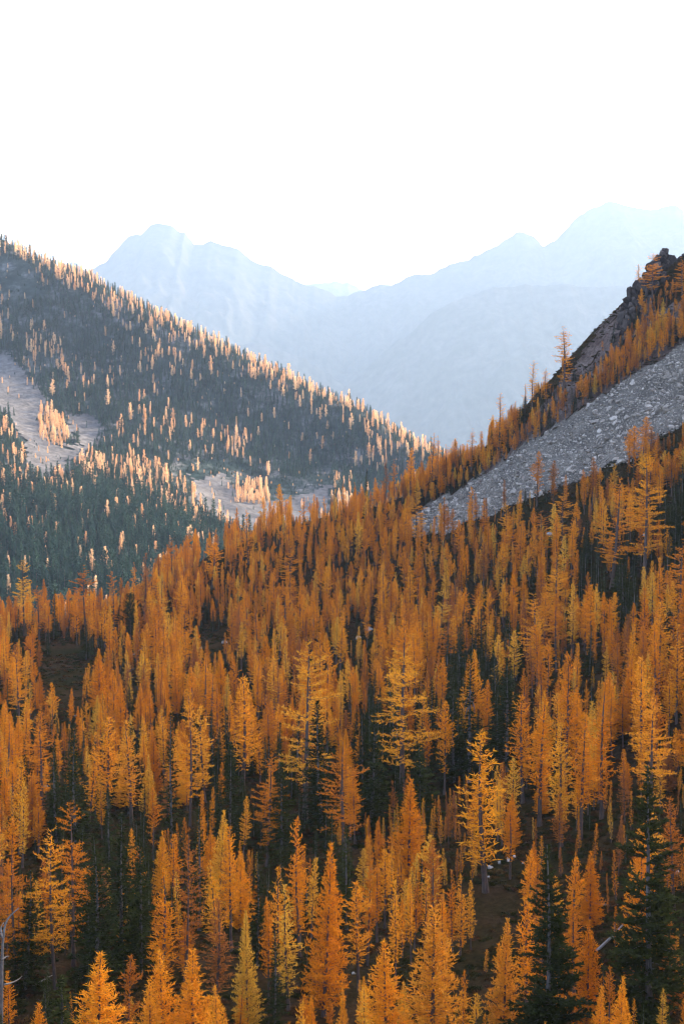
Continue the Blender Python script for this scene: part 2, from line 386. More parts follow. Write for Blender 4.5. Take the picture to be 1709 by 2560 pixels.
for k in 'abcde':
    proto('larch_column_' + k, 'larch', 'bark', 13, 3.0, .14 + .03 * 'abcde'.index(k), col_prof, 135, -.05, .7, .10, .40, .14, .34, .09, irr=.45, clump=.4, gap=.12, stub=8)
for k in 'abc':
    proto('larch_bulb_' + k, 'larch', 'bark', 12, 2.9, .24, bulb_prof, 110, .0, .75, .12, .40, .14, .36, .10, irr=.45, clump=.45, gap=.14, stub=10)
for k in 'abc':
    proto('larch_old_' + k, 'larch', 'bark', 24, 9.0, .20, old_prof, 92, -.12, .35, .10, .46, .16, .36, .10, irr=.5, clump=.45, gap=.45, r0=.34, stub=18, bend=.018)
for k in 'ab':
    proto('larch_sapling_' + k, 'larch', 'bark', 7, 1.1, .10, col_prof, 90, .2, .8, .1, .2, .10, .26, .075, irr=.35, clump=.2)
for k in 'ab':
    proto('larch_bare_' + k, 'larch', 'bark', 19, 5.0, .12, old_prof, 95, -.15, .3, .08, .40, .17, .36, .11, irr=.55, clump=.5, gap=.28, r0=.24, stub=22)
for k in 'ab':
    proto('fir_large_' + k, 'fir', 'fir_bark', 22, 8.0, .05, spire_prof, 190, -.22, .45, .09, .46, .13, .34, .15, irr=.30, blades=4, up=.12, clump=.35, gap=.16, flat=.45)
for k in 'abc':
    proto('fir_spire_' + k, 'fir', 'fir_bark', 16, 3.7, .02, spire_prof, 150, -.35, .4, .06, .40, .16, .34, .15, irr=.35, blades=3, up=.1, clump=.3, flat=.5, gap=.08)
for k in 'ab':
    proto('fir_broad_' + k, 'fir', 'fir_bark', 17, 6.0, .02, spire_prof, 165, -.30, .4, .06, .42, .18, .36, .16, irr=.35, blades=3, up=.1, clump=.3, flat=.5)
proto('pine_round', 'fir', 'bark', 14, 7.0, .10, pine_prof, 120, .15, .9, .12, .42, .18, .38, .13, irr=.4, blades=3, up=.3, clump=.4, gap=.1)
for k in 'abc':
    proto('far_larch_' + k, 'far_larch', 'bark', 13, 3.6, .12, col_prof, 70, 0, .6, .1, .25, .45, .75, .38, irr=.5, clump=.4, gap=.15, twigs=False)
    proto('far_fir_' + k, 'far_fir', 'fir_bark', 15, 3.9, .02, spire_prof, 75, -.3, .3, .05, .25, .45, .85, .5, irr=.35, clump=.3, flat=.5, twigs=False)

LARCH_GROUP, FIR_GROUP = 'larches on the near hillside', 'firs on the near hillside'
trees = []                       # dicts of every individual tree (for the labels)
def tree(name, key, P, h, wscale=1.0, rot=None, cat='tree', group=None, label=None, tilt=0.0):
    pr = PROTO[key]; s = h / pr['H']
    e = bpy.data.objects.new(name, None); C.objects.link(e); e.empty_display_size = .5
    e.location = P; e.scale = (s * wscale, s * wscale, s); e.rotation_euler = (random.gauss(0, .025), random.gauss(0, .025), random.uniform(0, 6.28) if rot is None else rot)
    e['category'] = cat
    if group: e['group'] = group
    if label: e['label'] = label
    obj('trunk', pr['trunk'], e); cr = obj('crown', pr['crown'], e)
    trees.append(dict(o=e, key=key, P=np.array(P), h=h, w=pr['W'] * s * wscale, name=name, crown=cr))
    return e

random.seed(11); rng = np.random.default_rng(5)
# trees one can pick out: kind, form, top pixel, foot pixel, crown width in pixels, label
HERO = [
 # foreground row
 ('larch', 'cone_a', 247, 2378, 250, 2745, 185, 'broad glowing golden larch at the bottom edge, beside the small green fir'),
 ('larch', 'cone_b', 1075, 2250, 1078, 2735, 190, 'biggest full golden cone-shaped larch at the bottom edge'),
 ('larch', 'cone_a', 968, 2345, 970, 2730, 140, 'full golden larch touching the left side of the biggest bottom larch'),
 ('larch', 'cone_b', 483, 2368, 487, 2740, 150, 'gold larch at the bottom edge, tallest of the bottom-left clump'),
 ('larch', 'cone_a', 425, 2370, 420, 2740, 120, 'gold larch at the bottom edge, left of the clump\'s tallest'),
 ('larch', 'cone_b', 380, 2440, 372, 2760, 110, 'low gold larch at the bottom edge, left end of the bottom-left clump'),
 ('larch', 'cone_a', 545, 2455, 548, 2750, 90, 'low gold larch at the bottom edge, right end of the bottom-left clump'),
 ('larch', 'cone_b', 95, 2500, 98, 2760, 90, 'low yellow larch left of the small green fir at the bottom edge'),
 ('larch', 'column_a', 403, 2172, 398, 2520, 105, 'leaning-looking dense larch just left of the thin dark-trunked larch'),
 ('larch', 'old_a', 458, 2066, 463, 2500, 95, 'thin airy larch with dark visible trunk rising above the bottom-left clump'),
 ('larch', 'column_b', 529, 2240, 537, 2530, 80, 'orange larch right of the thin dark-trunked larch in the bottom-left clump'),
 ('larch', 'column_c', 573, 2060, 578, 2380, 62, 'slender orange larch standing high behind the bottom-left clump'),
 ('larch', 'column_d', 543, 2145, 548, 2430, 62, 'dull orange larch half hidden behind the bottom-left clump'),
 ('larch', 'cone_b', 617, 2268, 620, 2590, 68, 'lone narrow orange larch framed by dark firs near the bottom centre-left'),
 ('larch', 'column_e', 669, 2247, 672, 2520, 46, 'thin orange larch right of the lone narrow one framed by firs'),
 ('larch', 'column_a', 718, 2203, 722, 2530, 78, 'tall orange larch left of the widest one in the bottom centre row'),
 ('larch', 'column_b', 746, 2035, 750, 2400, 62, 'tall narrow orange larch rising behind the bottom centre row'),
 ('larch', 'cone_a', 790, 2104, 808, 2545, 110, 'widest tall orange larch of the bottom centre row'),
 ('larch', 'column_c', 828, 2180, 832, 2480, 44, 'thin orange larch at the right flank of the widest bottom-centre larch'),
 ('larch', 'cone_b', 784, 2480, 786, 2720, 60, 'small orange cone larch cut by the bottom edge below the widest centre larch'),
 ('larch', 'cone_a', 858, 2460, 862, 2740, 56, 'small golden larch cut by the bottom edge left of two full golden ones'),
 ('larch', 'old_b', 134, 2064, 140, 2480, 125, 'airy larch with long bare trunk standing in the dark lower-left firs'),
 ('larch', 'old_c', 180, 2000, 185, 2420, 130, 'airy layered larch behind the bare-trunked one at lower left'),
 ('larch', 'old_a', 49, 2110, 45, 2480, 110, 'gnarled airy larch by the dead trunk at the lower left edge'),
 ('larch', 'old_c', -10, 2060, -5, 2450, 100, 'airy larch cut by the left edge, lower left'),
 ('larch', 'bulb_a', 902, 2200, 897, 2482, 76, 'rounded orange larch with bare lower trunk left of the two full golden ones'),
 ('larch', 'column_d', 984, 2198, 988, 2470, 48, 'slender larch standing between the rounded one and the biggest golden one'),
 ('larch', 'column_e', 1025, 2190, 1027, 2420, 36, 'very slim larch just left above the biggest golden larch'),
 ('larch', 'sapling_a', 1062, 2180, 1064, 2400, 26, 'thread-thin larch spire directly behind the biggest golden larch'),
 ('larch', 'column_a', 1146, 2184, 1148, 2400, 52, 'slim orange larch on the open dark heath right of the biggest golden larch'),
 ('larch', 'column_b', 1176, 2196, 1176, 2380, 32, 'slimmer of the two orange larches on the open dark heath'),
 ('larch', 'column_b', 1209, 1823, 1214, 2232, 118, 'tall pointed orange larch above the white rocks'),
 ('larch', 'cone_b', 1255, 2292, 1258, 2640, 95, 'bright orange larch half hidden by the left big green fir'),
 ('larch', 'column_c', 1316, 2228, 1318, 2560, 80, 'orange larch directly behind the left big green fir'),
 ('larch', 'column_d', 1431, 2212, 1434, 2500, 62, 'orange larch peeking out right of the left big green fir'),
 ('larch', 'cone_a', 1462, 2292, 1464, 2600, 92, 'wide orange larch between the two big green firs'),
 ('larch', 'cone_b', 1491, 2458, 1492, 2700, 70, 'small golden larch at the bottom edge between the two big green firs'),
 ('larch', 'cone_a', 1542, 2432, 1545, 2700, 78, 'small golden larch touching the right big green fir at the bottom edge'),
 ('larch', 'column_e', 1543, 2032, 1543, 2216, 28, 'single thin larch on the open brown slope left of the right big fir'),
 ('larch', 'sapling_b', 1401, 2115, 1401, 2190, 14, 'tiny larch sapling on the brown slope above the left big green fir'),
 ('larch', 'sapling_a', 1210, 2370, 1212, 2440, 16, 'tiny larch sapling on the dark heath right of the biggest golden larch'),
 ('fir', 'large_a', 1351, 2112, 1362, 2660, 190, 'left of the two big dark green firs at lower right, grey trunk showing'),
 ('fir', 'large_b', 1620, 1905, 1622, 2600, 225, 'taller right of the two big dark green firs at lower right'),
 ('fir', 'spire_a', 159, 2432, 162, 2720, 135, 'small green fir at the bottom edge between two golden larches at left'),
 # middle band
 ('larch', 'old_a', 1014, 1575, 1005, 2010, 175, 'huge layered orange larch with wide drooping boughs above the dark fir hollow'),
 ('larch', 'bulb_b', 1113, 1755, 1110, 1992, 62, 'round-topped larch on a long bare pole trunk in the dark fir hollow'),
 ('larch', 'old_b', 752, 1595, 762, 2050, 165, 'old crooked larch with dark branching trunk near the centre'),
 ('larch', 'old_c', 655, 1880, 668, 2170, 105, 'layered larch on a thin trunk in front of the dark centre-left firs'),
 ('larch', 'old_a', 858, 1840, 862, 2160, 130, 'ragged layered larch left of the dark fir hollow'),
 ('larch', 'old_b', 474, 1730, 475, 2070, 92, 'golden larch with long straight dark trunk right of the tall fir spire'),
 ('larch', 'column_b', 512, 1760, 513, 2010, 60, 'narrow golden larch with dark trunk, next right of the straight-trunked one'),
 ('larch', 'column_c', 605, 1690, 606, 1980, 90, 'tall golden larch left of the old crooked one'),
 ('larch', 'column_d', 328, 1800, 330, 2080, 80, 'broad golden larch left of the tall fir spire'),
 ('larch', 'column_e', 268, 1790, 270, 2060, 72, 'golden larch second to the left of the tall fir spire'),
 ('larch', 'column_a', 220, 1830, 222, 2060, 50, 'golden larch third to the left of the tall fir spire'),
 ('larch', 'old_c', 1625, 1742, 1628, 2080, 130, 'bright yellow-orange layered larch behind the right big green fir'),
 ('larch', 'column_b', 1606, 1640, 1606, 1960, 80, 'tall orange larch behind the bright yellow layered one at right'),
 ('larch', 'column_c', 1305, 1736, 1306, 2010, 75, 'orange larch at the left front of the dense right-hand stand'),
 ('larch', 'column_d', 1345, 1745, 1347, 2070, 90, 'second orange larch from the left in the dense right-hand stand'),
 ('larch', 'column_e', 1453, 1785, 1450, 2100, 85, 'tall dull orange larch in the middle of the dense right-hand stand'),
 ('larch', 'column_a', 1502, 1700, 1503, 2050, 80, 'tall orange larch right of the middle of the dense right-hand stand'),
 ('larch', 'column_b', 1410, 1635, 1410, 1960, 78, 'high orange larch at the back of the dense right-hand stand'),
 ('larch', 'column_c', 1680, 1990, 1684, 2290, 70, 'dull orange larch at the right edge beside the right big fir'),
 ('larch', 'column_d', 1400, 1800, 1402, 2120, 70, 'orange larch with pale bare trunk foot in the dense right-hand stand'),
 ('larch', 'column_e', 1395, 1990, 1397, 2150, 44, 'small orange larch at the foot of the dense right-hand stand'),
 ('fir', 'spire_b', 425, 1774, 430, 2120, 66, 'tall narrow dark fir spire among golden larches at centre-left'),
 ('fir', 'broad_a', 568, 1851, 572, 2130, 95, 'broad black-green fir right of the tall spire'),
 ('fir', 'broad_b', 187, 1805, 190, 2120, 100, 'dark fir at left, behind the airy lower-left larches'),
 ('fir', 'spire_c', 140, 1850, 142, 2110, 62, 'narrow dark fir just left of the left dark fir'),
 ('fir', 'spire_a', 271, 1966, 275, 2200, 50, 'thin dark fir in front of golden larches at left'),
 ('fir', 'broad_a', 300, 2030, 305, 2420, 140, 'very dark fir behind the leaning dense larch'),
 ('fir', 'broad_b', 235, 2090, 240, 2480, 150, 'very dark broad fir filling the gap right of the bare-trunked larch'),
 ('fir', 'broad_a', 350, 2090, 352, 2440, 110, 'very dark fir at the left of the bottom-left larch clump'),
 ('fir', 'broad_b', 60, 2170, 62, 2480, 120, 'dark fir by the dead trunk at the lower left edge'),
 ('fir', 'broad_b', 800, 1745, 806, 2080, 110, 'dark fir right behind the old crooked larch'),
 ('fir', 'broad_a', 921, 1800, 925, 2080, 125, 'black-green fir under the left side of the huge layered larch'),
 ('fir', 'broad_b', 1045, 1850, 1045, 2080, 120, 'black-green fir under the right side of the huge layered larch'),
 ('fir', 'spire_b', 1173, 1632, 1172, 1960, 80, 'dark fir standing behind the weathered snag'),
 ('fir', 'broad_a', 1272, 1640, 1266, 1930, 112, 'broad dark fir right of the weathered snag'),
 ('fir', 'broad_b', 1130, 1700, 1135, 1960, 90, 'dark fir left of the weathered snag'),
 ('fir', 'broad_a', 700, 1900, 704, 2170, 95, 'dark fir between the layered larches at centre'),
 ('fir', 'spire_c', 640, 2120, 644, 2420, 70, 'dark fir behind the lone narrow orange larch'),
 ('fir', 'spire_a', 860, 2060, 866, 2330, 62, 'dark fir behind the widest tall bottom-centre larch'),
 ('fir', 'spire_b', 495, 2010, 498, 2330, 70, 'dark fir behind the thin dark-trunked larch'),
 ('fir', 'spire_c', 680, 2300, 684, 2600, 70, 'dark fir in the gap right of the lone narrow orange larch'),
 ('fir', 'broad_a', 1552, 1395, 1558, 1560, 75, 'dark fir at the foot of the two giant old larches, upper right'),
 ('fir', 'spire_a', 1470, 1560, 1472, 1690, 38, 'narrow dark fir in the upper right stand'),
 ('fir', 'spire_b', 1340, 1390, 1342, 1490, 30, 'narrow dark fir below the small green clearing'),
 # upper right giants
 ('larch', 'old_b', 1516, 1190, 1528, 1470, 125, 'giant old dark-trunked larch at upper right, left of two'),
 ('larch', 'old_c', 1609, 1130, 1608, 1450, 120, 'giant old dark-trunked larch at upper right, right of two'),
 # along the skyline of the ridge
 ('larch', 'old_c', 63, 1397, 62, 1590, 62, 'airy larch standing above the ridge at the far left'),
 ('larch', 'old_b', 97, 1462, 99, 1600, 62, 'broad larch below the airy one at the left end of the ridge'),
 ('larch', 'old_a', 214, 1408, 215, 1580, 66, 'tall layered larch on the ridge left of the round dark pine'),
 ('larch', 'bare_a', 285, 1425, 286, 1580, 40, 'airy orange larch on the ridge touching the round dark pine'),
 ('larch', 'bare_b', 333, 1403, 334, 1540, 28, 'thin larch on the ridge behind the round dark pine'),
 ('larch', 'column_a', 359, 1381, 360, 1550, 40, 'tall larch on the ridge just right of the round dark pine'),
 ('fir', 'spire_a', 134, 1470, 135, 1600, 26, 'narrow dark fir on the ridge left of the tall layered larch'),
 ('fir', 'spire_b', 44, 1520, 44, 1610, 30, 'small dark fir on the ridge at the left edge'),
 ('pine', 'round', 329, 1484, 326, 1598, 56, 'round-crowned dark pine on the left part of the ridge'),
 ('fir', 'broad_b', 214, 1560, 216, 1650, 42, 'low dark fir under the tall layered ridge larch'),
 ('larch', 'bulb_a', 529, 1354, 530, 1470, 50, 'wide rounded larch on the ridge left of centre'),
 ('larch', 'bare_a', 620, 1272, 621, 1410, 36, 'tall larch above the ridge in front of the pale scree across the valley'),
 ('larch', 'bare_b', 751, 1238, 752, 1370, 34, 'tall larch above the ridge, right end of the pale scree across the valley'),
 ('larch', 'bare_a', 812, 1238, 812, 1340, 20, 'thin larch above the ridge against the dark wooded mountain'),
 ('larch', 'bare_b', 858, 1203, 859, 1320, 24, 'dull thin larch above the ridge, next right of the thin one'),
 ('fir', 'spire_c', 912, 1172, 913, 1290, 26, 'dark fir spire on the middle of the ridge'),
 ('larch', 'bare_a', 962, 1148, 963, 1270, 28, 'left of a pair of tall larches on the middle ridge'),
 ('larch', 'bare_b', 983, 1146, 984, 1265, 26, 'right of a pair of tall larches on the middle ridge'),
 ('larch', 'column_b', 1025, 1118, 1026, 1250, 36, 'tall dense larch on the ridge at the end of the wooded mountain'),
 ('larch', 'bare_a', 1077, 1080, 1078, 1220, 34, 'left of twin thin larches on the ridge against the pale far valley'),
 ('larch', 'bare_b', 1091, 1086, 1093, 1215, 30, 'right of twin thin larches on the ridge against the pale far valley'),
 ('larch', 'bare_b', 1176, 1068, 1177, 1180, 34, 'thin larch on the ridge left of the tall bare spire'),
 ('larch', 'column_c', 1200, 1077, 1201, 1165, 24, 'short dense larch on the ridge left of the tall bare spire'),
 ('larch', 'bare_a', 1242, 980, 1247, 1135, 46, 'tall bare-limbed larch spire alone against the pale far mountains'),
 ('fir', 'broad_a', 1310, 990, 1311, 1058, 40, 'dark fir clump on the steep ridge right of the tall bare spire'),
 ('larch', 'bare_a', 1327, 898, 1329, 1020, 34, 'narrow larch on the steep ridge left of the tallest skyline tree'),
 ('larch', 'bare_b', 1362, 918, 1364, 1010, 38, 'short airy larch between two skyline larches on the steep ridge'),
 ('larch', 'bare_b', 1403, 812, 1408, 975, 76, 'tallest skyline larch with dead bare top on the steep ridge'),
 ('larch', 'bare_a', 1310, 955, 1311, 1030, 18, 'small thin larch beside the dark fir clump on the steep ridge'),
 ('fir', 'spire_a', 1390, 945, 1392, 985, 20, 'small dark fir at the foot of the tallest skyline larch'),
 ('fir', 'spire_b', 1434, 917, 1435, 955, 18, 'small dark fir on the skyline right of the tallest larch'),
 ('fir', 'spire_c', 1529, 808, 1530, 862, 18, 'small dark fir at the left foot of the dark crag'),
 ('larch', 'old_c', 1634, 632, 1630, 752, 62, 'broad larch clinging to the dark crag'),
 ('larch', 'bare_a', 1592, 658, 1596, 735, 30, 'thin larch at the left shoulder of the dark crag'),
 ('larch', 'old_a', 1702, 640, 1704, 760, 50, 'larch on the dark crag at the right edge'),
 ('larch', 'bare_b', 1504, 848, 1505, 884, 12, 'tiny lone larch on the skyline below the dark crag'),
]
heroes = []
for kind, form, tx, ty, bx_, by_, wpx, label in HERO:
    P = near.hit(bx_, by_)
    d = P[1]; top = at(tx, ty, d); h = max(1.5, top[2] - P[2])
    key = ('pine_' if kind == 'pine' else kind + '_') + form
    pr = PROTO[key]; ws = (wpx * d / FPX) / (pr['W'] * h / pr['H'])
    e = tree(kind + '_tree', key, P - np.array([0, 0, .15]), h, min(max(ws * (1.22 if 'cone' in form or 'large' in form else 1.1), .45), 2.2), label=label, group={'larch': LARCH_GROUP, 'fir': FIR_GROUP}.get(kind))
    heroes.append((tx, ty, by_, wpx, d, kind))
    if kind == 'larch' and ('gold' in label or 'bright' in label):
        trees[-1]['crown'].color = (1, 1, 1, .3)
    if abs(tx - bx_) > 3: e.rotation_euler[1] = math.atan2(top[0] - P[0], h)

for x, y0, y1, w_ in ((1262, 2130, 2200, 130), (1374, 1318, 1350, 40), (1510, 2240, 2390, 110), (905, 1565, 1605, 70), (540, 1595, 1628, 70), (190, 1640, 1780, 80), (1480, 2130, 2230, 90)):
    heroes.append((x, y0, y1, w_, near.hit(x, y1)[1], 'clearing'))     # open ground and rocks that stay in view

# ------------------------------------------------------------------ the rest of the near forest
SCREE = [(2150, 590), (1900, 745), (1709, 862), (1610, 925), (1524, 977), (1460, 1018), (1398, 1060), (1300, 1128), (1206, 1191), (1120, 1238), (1047, 1279), (1020, 1310), (1035, 1345), (1120, 1330), (1210, 1292), (1300, 1255), (1398, 1222), (1480, 1188), (1562, 1155), (1640, 1105), (1709, 1060), (1900, 935), (2150, 770)]
OPEN = [SCREE,
        [(150, 1600), (215, 1620), (270, 1650), (255, 1700), (215, 1760), (160, 1830), (110, 1800), (85, 1720), (120, 1640)],
        [(1290, 2160), (1340, 2090), (1420, 2100), (1480, 2120), (1560, 2150), (1570, 2300), (1530, 2420), (1480, 2330), (1430, 2250), (1330, 2230)],
        [(1060, 2130), (1200, 2110), (1240, 2170), (1210, 2330), (1170, 2420), (1110, 2350), (1080, 2250)],
        [(1345, 1285), (1450, 1275), (1460, 1330), (1400, 1380), (1340, 1370)],
        [(455, 1610), (520, 1580), (590, 1585), (570, 1630), (480, 1650)],
        [(850, 1590), (950, 1555), (960, 1600), (870, 1630)],
        [(320, 1580), (350, 1580), (340, 1640), (300, 1660)],
        [(1530, 830), (1560, 850), (1500, 940), (1430, 985), (1420, 965)]]
rock_band = [(1540, 600), (1760, 560), (1760, 700), (1640, 760), (1560, 830), (1530, 820)]
EVERG = [[(120, 2000), (360, 2000), (400, 2480), (120, 2500)], [(880, 1840), (1100, 1840), (1110, 2060), (860, 2080)], [(1110, 1650), (1310, 1650), (1300, 1950), (1110, 1950)], [(640, 1960), (860, 1960), (880, 2330), (640, 2330)],
         [(470, 1900), (640, 1900), (640, 2120), (480, 2120)], [(1440, 1400), (1600, 1400), (1600, 1600), (1440, 1560)], [(1660, 1250), (1709, 1250), (1709, 1500), (1660, 1500)]]
cand = np.stack([rng.uniform(-260, 320, 102000), rng.uniform(95, 700, 102000)], -1)
cand = np.concatenate([np.stack([rng.uniform(25, 175, 9000), rng.uniform(478, 575, 9000)], -1), cand])
cz = near.z(cand[:, 0], cand[:, 1]); CP = np.column_stack([cand, cz])
px, py = project(CP)
keep = (px > -420) & (px < 2130) & (py < 2800) & near.visible(CP, 6.0)
for poly in OPEN + [rock_band]: keep &= ~inside(px, py, poly)
CP, px, py = CP[keep], px[keep], py[keep]
cell = {}
def far_enough(p, r):
    i, j = int(p[0] // 6), int(p[1] // 6)
    for a in (-1, 0, 1):
        for b in (-1, 0, 1):
            for q, rq in cell.get((i + a, j + b), ()):
                if (q[0] - p[0]) ** 2 + (q[1] - p[1]) ** 2 < (.5 * (r + rq)) ** 2: return False
    return True
def claim(p, r): cell.setdefault((int(p[0] // 6), int(p[1] // 6)), []).append((p, r))
for t in trees: claim(t['P'], min(5.5, .75 * t['w'] + .8))
LCOL = ['larch_column_' + k for k in 'abcde'] + ['larch_bulb_' + k for k in 'abc']
more = []
for k in range(len(CP)):
    p = CP[k]; x, y = px[k], py[k]
    ever = any(inside(np.array(x), np.array(y), q) for q in EVERG)
    patch = vnoise(p[0] / 22, p[1] / 22, 77); isfir = random.random() < (.85 if ever else .32 if patch > .35 else .10)
    near_scree = y < 1260 and x > 1000
    grow = vnoise(p[0] / 15, p[1] / 15, 31) + .7 * vnoise(p[0] / 6, p[1] / 6, 33)
    if vnoise(p[0] / 9, p[1] / 12, 35) > (.42 if p[1] < 360 or near_scree else .30) and random.random() < .85: continue
    near_scree = y < 1260 and x > 1000
    if isfir:
        h = random.uniform(5, 12) * (1.25 if ever else .75); key = random.choice(['fir_spire_a', 'fir_spire_b', 'fir_spire_c', 'fir_broad_a', 'fir_broad_b']); rr = 2.1 if not ever else 3.0
    else:
        h = random.gauss(10.3, 2.3) * (1 + .24 * grow); h = max(4.5, h)
        if near_scree: h *= .95
        key = random.choice(LCOL); rr = random.uniform(2.0, 3.6)
        if y > 1750 and random.random() < .3: key = random.choice(['larch_cone_a', 'larch_cone_b']); rr += .8
        if near_scree and x > 1150 and y < 1330 - .36 * (x - 900) + 20: h *= .8
        q = random.random()
        if q < .035 and y > 1350: key = random.choice(['larch_old_a', 'larch_old_b', 'larch_old_c']); h = random.uniform(15, 20); rr = 5
        elif q < .20: key = random.choice(['larch_sapling_a', 'larch_sapling_b']); h *= .55; rr = 1.3
    if near_scree: rr *= .62
    if not far_enough(p, rr): continue
    pr = PROTO[key]; ws = random.uniform(.85, 1.3) * (1.25 if near_scree else 1) * (.9 if isfir else 1.0)
    d = p[1]; hp = h * FPX / d; wp = pr['W'] * h / pr['H'] * ws * FPX / d
    bad = False
    for tx, ty, by_, wpx, dh, kd in heroes:      # keep the trees in the photograph's front rows in view
        if d < dh + 1 and abs(x - tx) < (.36 if by_ > 1600 else .12) * (wpx + wp) and y - hp < by_ - .12 * (by_ - ty) and y > ty:
            cover = (min(by_, y) - max(ty, y - hp)) / (by_ - ty)
            if cover > .22 and random.random() < .93: bad = True; break
        if dh > 455 and by_ < 1640 and abs(x - tx) < .5 * (wpx + wp) and y - hp < ty + .35 * (by_ - ty) and abs(d - dh) < 90:
            if y - .6 * hp < ty + .35 * (by_ - ty): bad = True; break
            h *= .6; hp *= .6; wp *= .6
    if y < 1420 and x > 980 and (inside(np.array(x), np.array(y - .72 * hp), SCREE) or inside(np.array(x), np.array(y - .95 * hp), SCREE)) and random.random() < (.9 if inside(np.array(x), np.array(y - .5 * hp), SCREE) else .55): continue
    if 1412 < x < 1565 and y - hp < np.interp(x, [1412, 1434, 1535, 1575], [960, 945, 840, 770]) + 8: continue
    if bad: continue
    if y > 2590 and y - hp > 2640: continue
    claim(p, rr)
    more.append((hp * (wp ** .5), key, p, h, ws, x, y, hp, isfir))
SAPL = [(900, 2080), (1170, 2010), (1195, 2200), (930, 2270)]
q_ = rng.uniform((-10, 150), (75, 260), (6000, 2)); QP = np.column_stack([q_, near.z(q_[:, 0], q_[:, 1])]); qx, qy = project(QP)
for k in np.nonzero(inside(qx, qy, SAPL) | (inside(qx, qy, OPEN[2]) & (rng.uniform(0, 1, 6000) < .12)))[0]:
    if vnoise(QP[k, 0] / 5, QP[k, 1] / 5, 44) < -.1 or not far_enough(QP[k], 1.5): continue
    claim(QP[k], 1.5); h = random.uniform(2.5, 6.5); key = random.choice(['larch_sapling_a', 'larch_sapling_b']); hp = h * FPX / QP[k, 1]
    more.append((hp * 4, key, QP[k], h, random.uniform(.9, 1.3), qx[k], qy[k], hp, False))
more.sort(key=lambda r: -r[0])
n_l = sum(1 for t in trees if t['name'] == 'larch_tree'); n_f = sum(1 for t in trees if t['name'] == 'fir_tree')
rest = {'larch': [], 'fir': []}
pending = []
for s_, key, p, h, ws, x, y, hp, isfir in more:
    infr = -25 < x < 1734 and y - hp < 2540
    if isfir and n_f < 300 and infr: pending.append(('fir_tree', key, p, h, ws, x, y, hp)); n_f += 1
    elif not isfir and n_l < 300 and infr: pending.append(('larch_tree', key, p, h, ws, x, y, hp)); n_l += 1
    else: rest['fir' if isfir else 'larch'].append((key, p, h, ws))

# labels of the trees without a place name of their own: by the nearest picked-out tree, the side of it and the rank there
ords = ['nearest', 'second nearest', 'third nearest', 'fourth nearest', 'fifth nearest', 'sixth nearest', 'seventh nearest', 'eighth nearest', 'ninth nearest', 'tenth nearest', 'eleventh nearest', 'twelfth nearest', 'thirteenth nearest', 'fourteenth nearest']
SHORT = {}
for k, hrow in enumerate(HERO):
    SHORT[k] = hrow[7]
marks = [  # landmark phrase and pixel of its crown's middle
 ('biggest bottom golden larch', 1075, 2420), ('left big green fir', 1355, 2330), ('right big green fir', 1620, 2230), ('small bottom-left fir', 160, 2520), ('bottom-left golden clump', 460, 2420),
 ('lone larch framed by firs', 617, 2400), ('widest bottom-centre larch', 795, 2300), ('bare-trunked lower-left larch', 134, 2200), ('white rocks', 1240, 2170), ('tall pointed larch above white rocks', 1210, 2000),
 ('huge layered larch', 1010, 1780), ('old crooked larch', 755, 1780), ('tall fir spire', 427, 1940), ('weathered snag', 1172, 1770), ('bright yellow layered larch', 1625, 1880),
 ('dense right-hand stand', 1430, 1880), ('left grass clearing', 175, 1710), ('left giant old larch', 1518, 1330), ('right giant old larch', 1608, 1290), ('small green clearing', 1400, 1320),
 ('round dark pine', 329, 1540), ('lower tip of grey scree', 1040, 1300), ('centre rock ledge', 905, 1590), ('left rock ledge', 525, 1610), ('dark middle-ridge spire', 912, 1230),
 ('tall bare skyline spire', 1245, 1060), ('tallest skyline larch', 1405, 900), ('dark crag', 1640, 680), ('wide rounded ridge larch', 529, 1410), ('dark left fir', 187, 1960), ('thin brown-slope larch', 1543, 2120)]
def side(dx, dy):
    a = math.degrees(math.atan2(-dy, dx)) % 360
    return ['right of', 'up-right of', 'above', 'up-left of', 'left of', 'down-left of', 'below', 'down-right of'][int((a + 22.5) // 45) % 8]
byside = {}
for r in pending:
    cx, cyy = r[5], r[6] - r[7] * .5
    m = min(marks, key=lambda q: (q[1] - cx) ** 2 + (q[2] - cyy) ** 2)
    byside.setdefault((r[0], m[0], side(cx - m[1], cyy - m[2])), []).append((math.hypot(cx - m[1], cyy - m[2]), id(r), r))
def look(name, key, h, w):
    if name == 'fir_tree': return ('tall ' if h > 11 else 'small ' if h < 6.5 else '') + ('broad dark fir' if 'broad' in key else 'narrow dark fir')
    if 'sapling' in key: return 'slim young orange larch'
    if 'old' in key: return 'airy layered orange larch'
    return ('tall ' if h > 13 else 'short ' if h < 8.5 else '') + ('round-topped orange larch' if 'bulb' in key else 'narrow orange larch')
for (nm, mk, sd_), rows in byside.items():
    rows.sort(key=lambda q: q[:2])
    for i, (_, _, r) in enumerate(rows):
        o = ords[i] if i < len(ords) else f'{i + 1}th nearest'
        kind = 'fir' if nm == 'fir_tree' else 'larch'
        tree(nm, r[1], r[2] - np.array([0, 0, .15]), r[3], r[4], group=LARCH_GROUP if kind == 'larch' else FIR_GROUP,
             label=f'{look(nm, r[1], r[3], r[4])}, {o} {kind} {sd_} the {mk}')

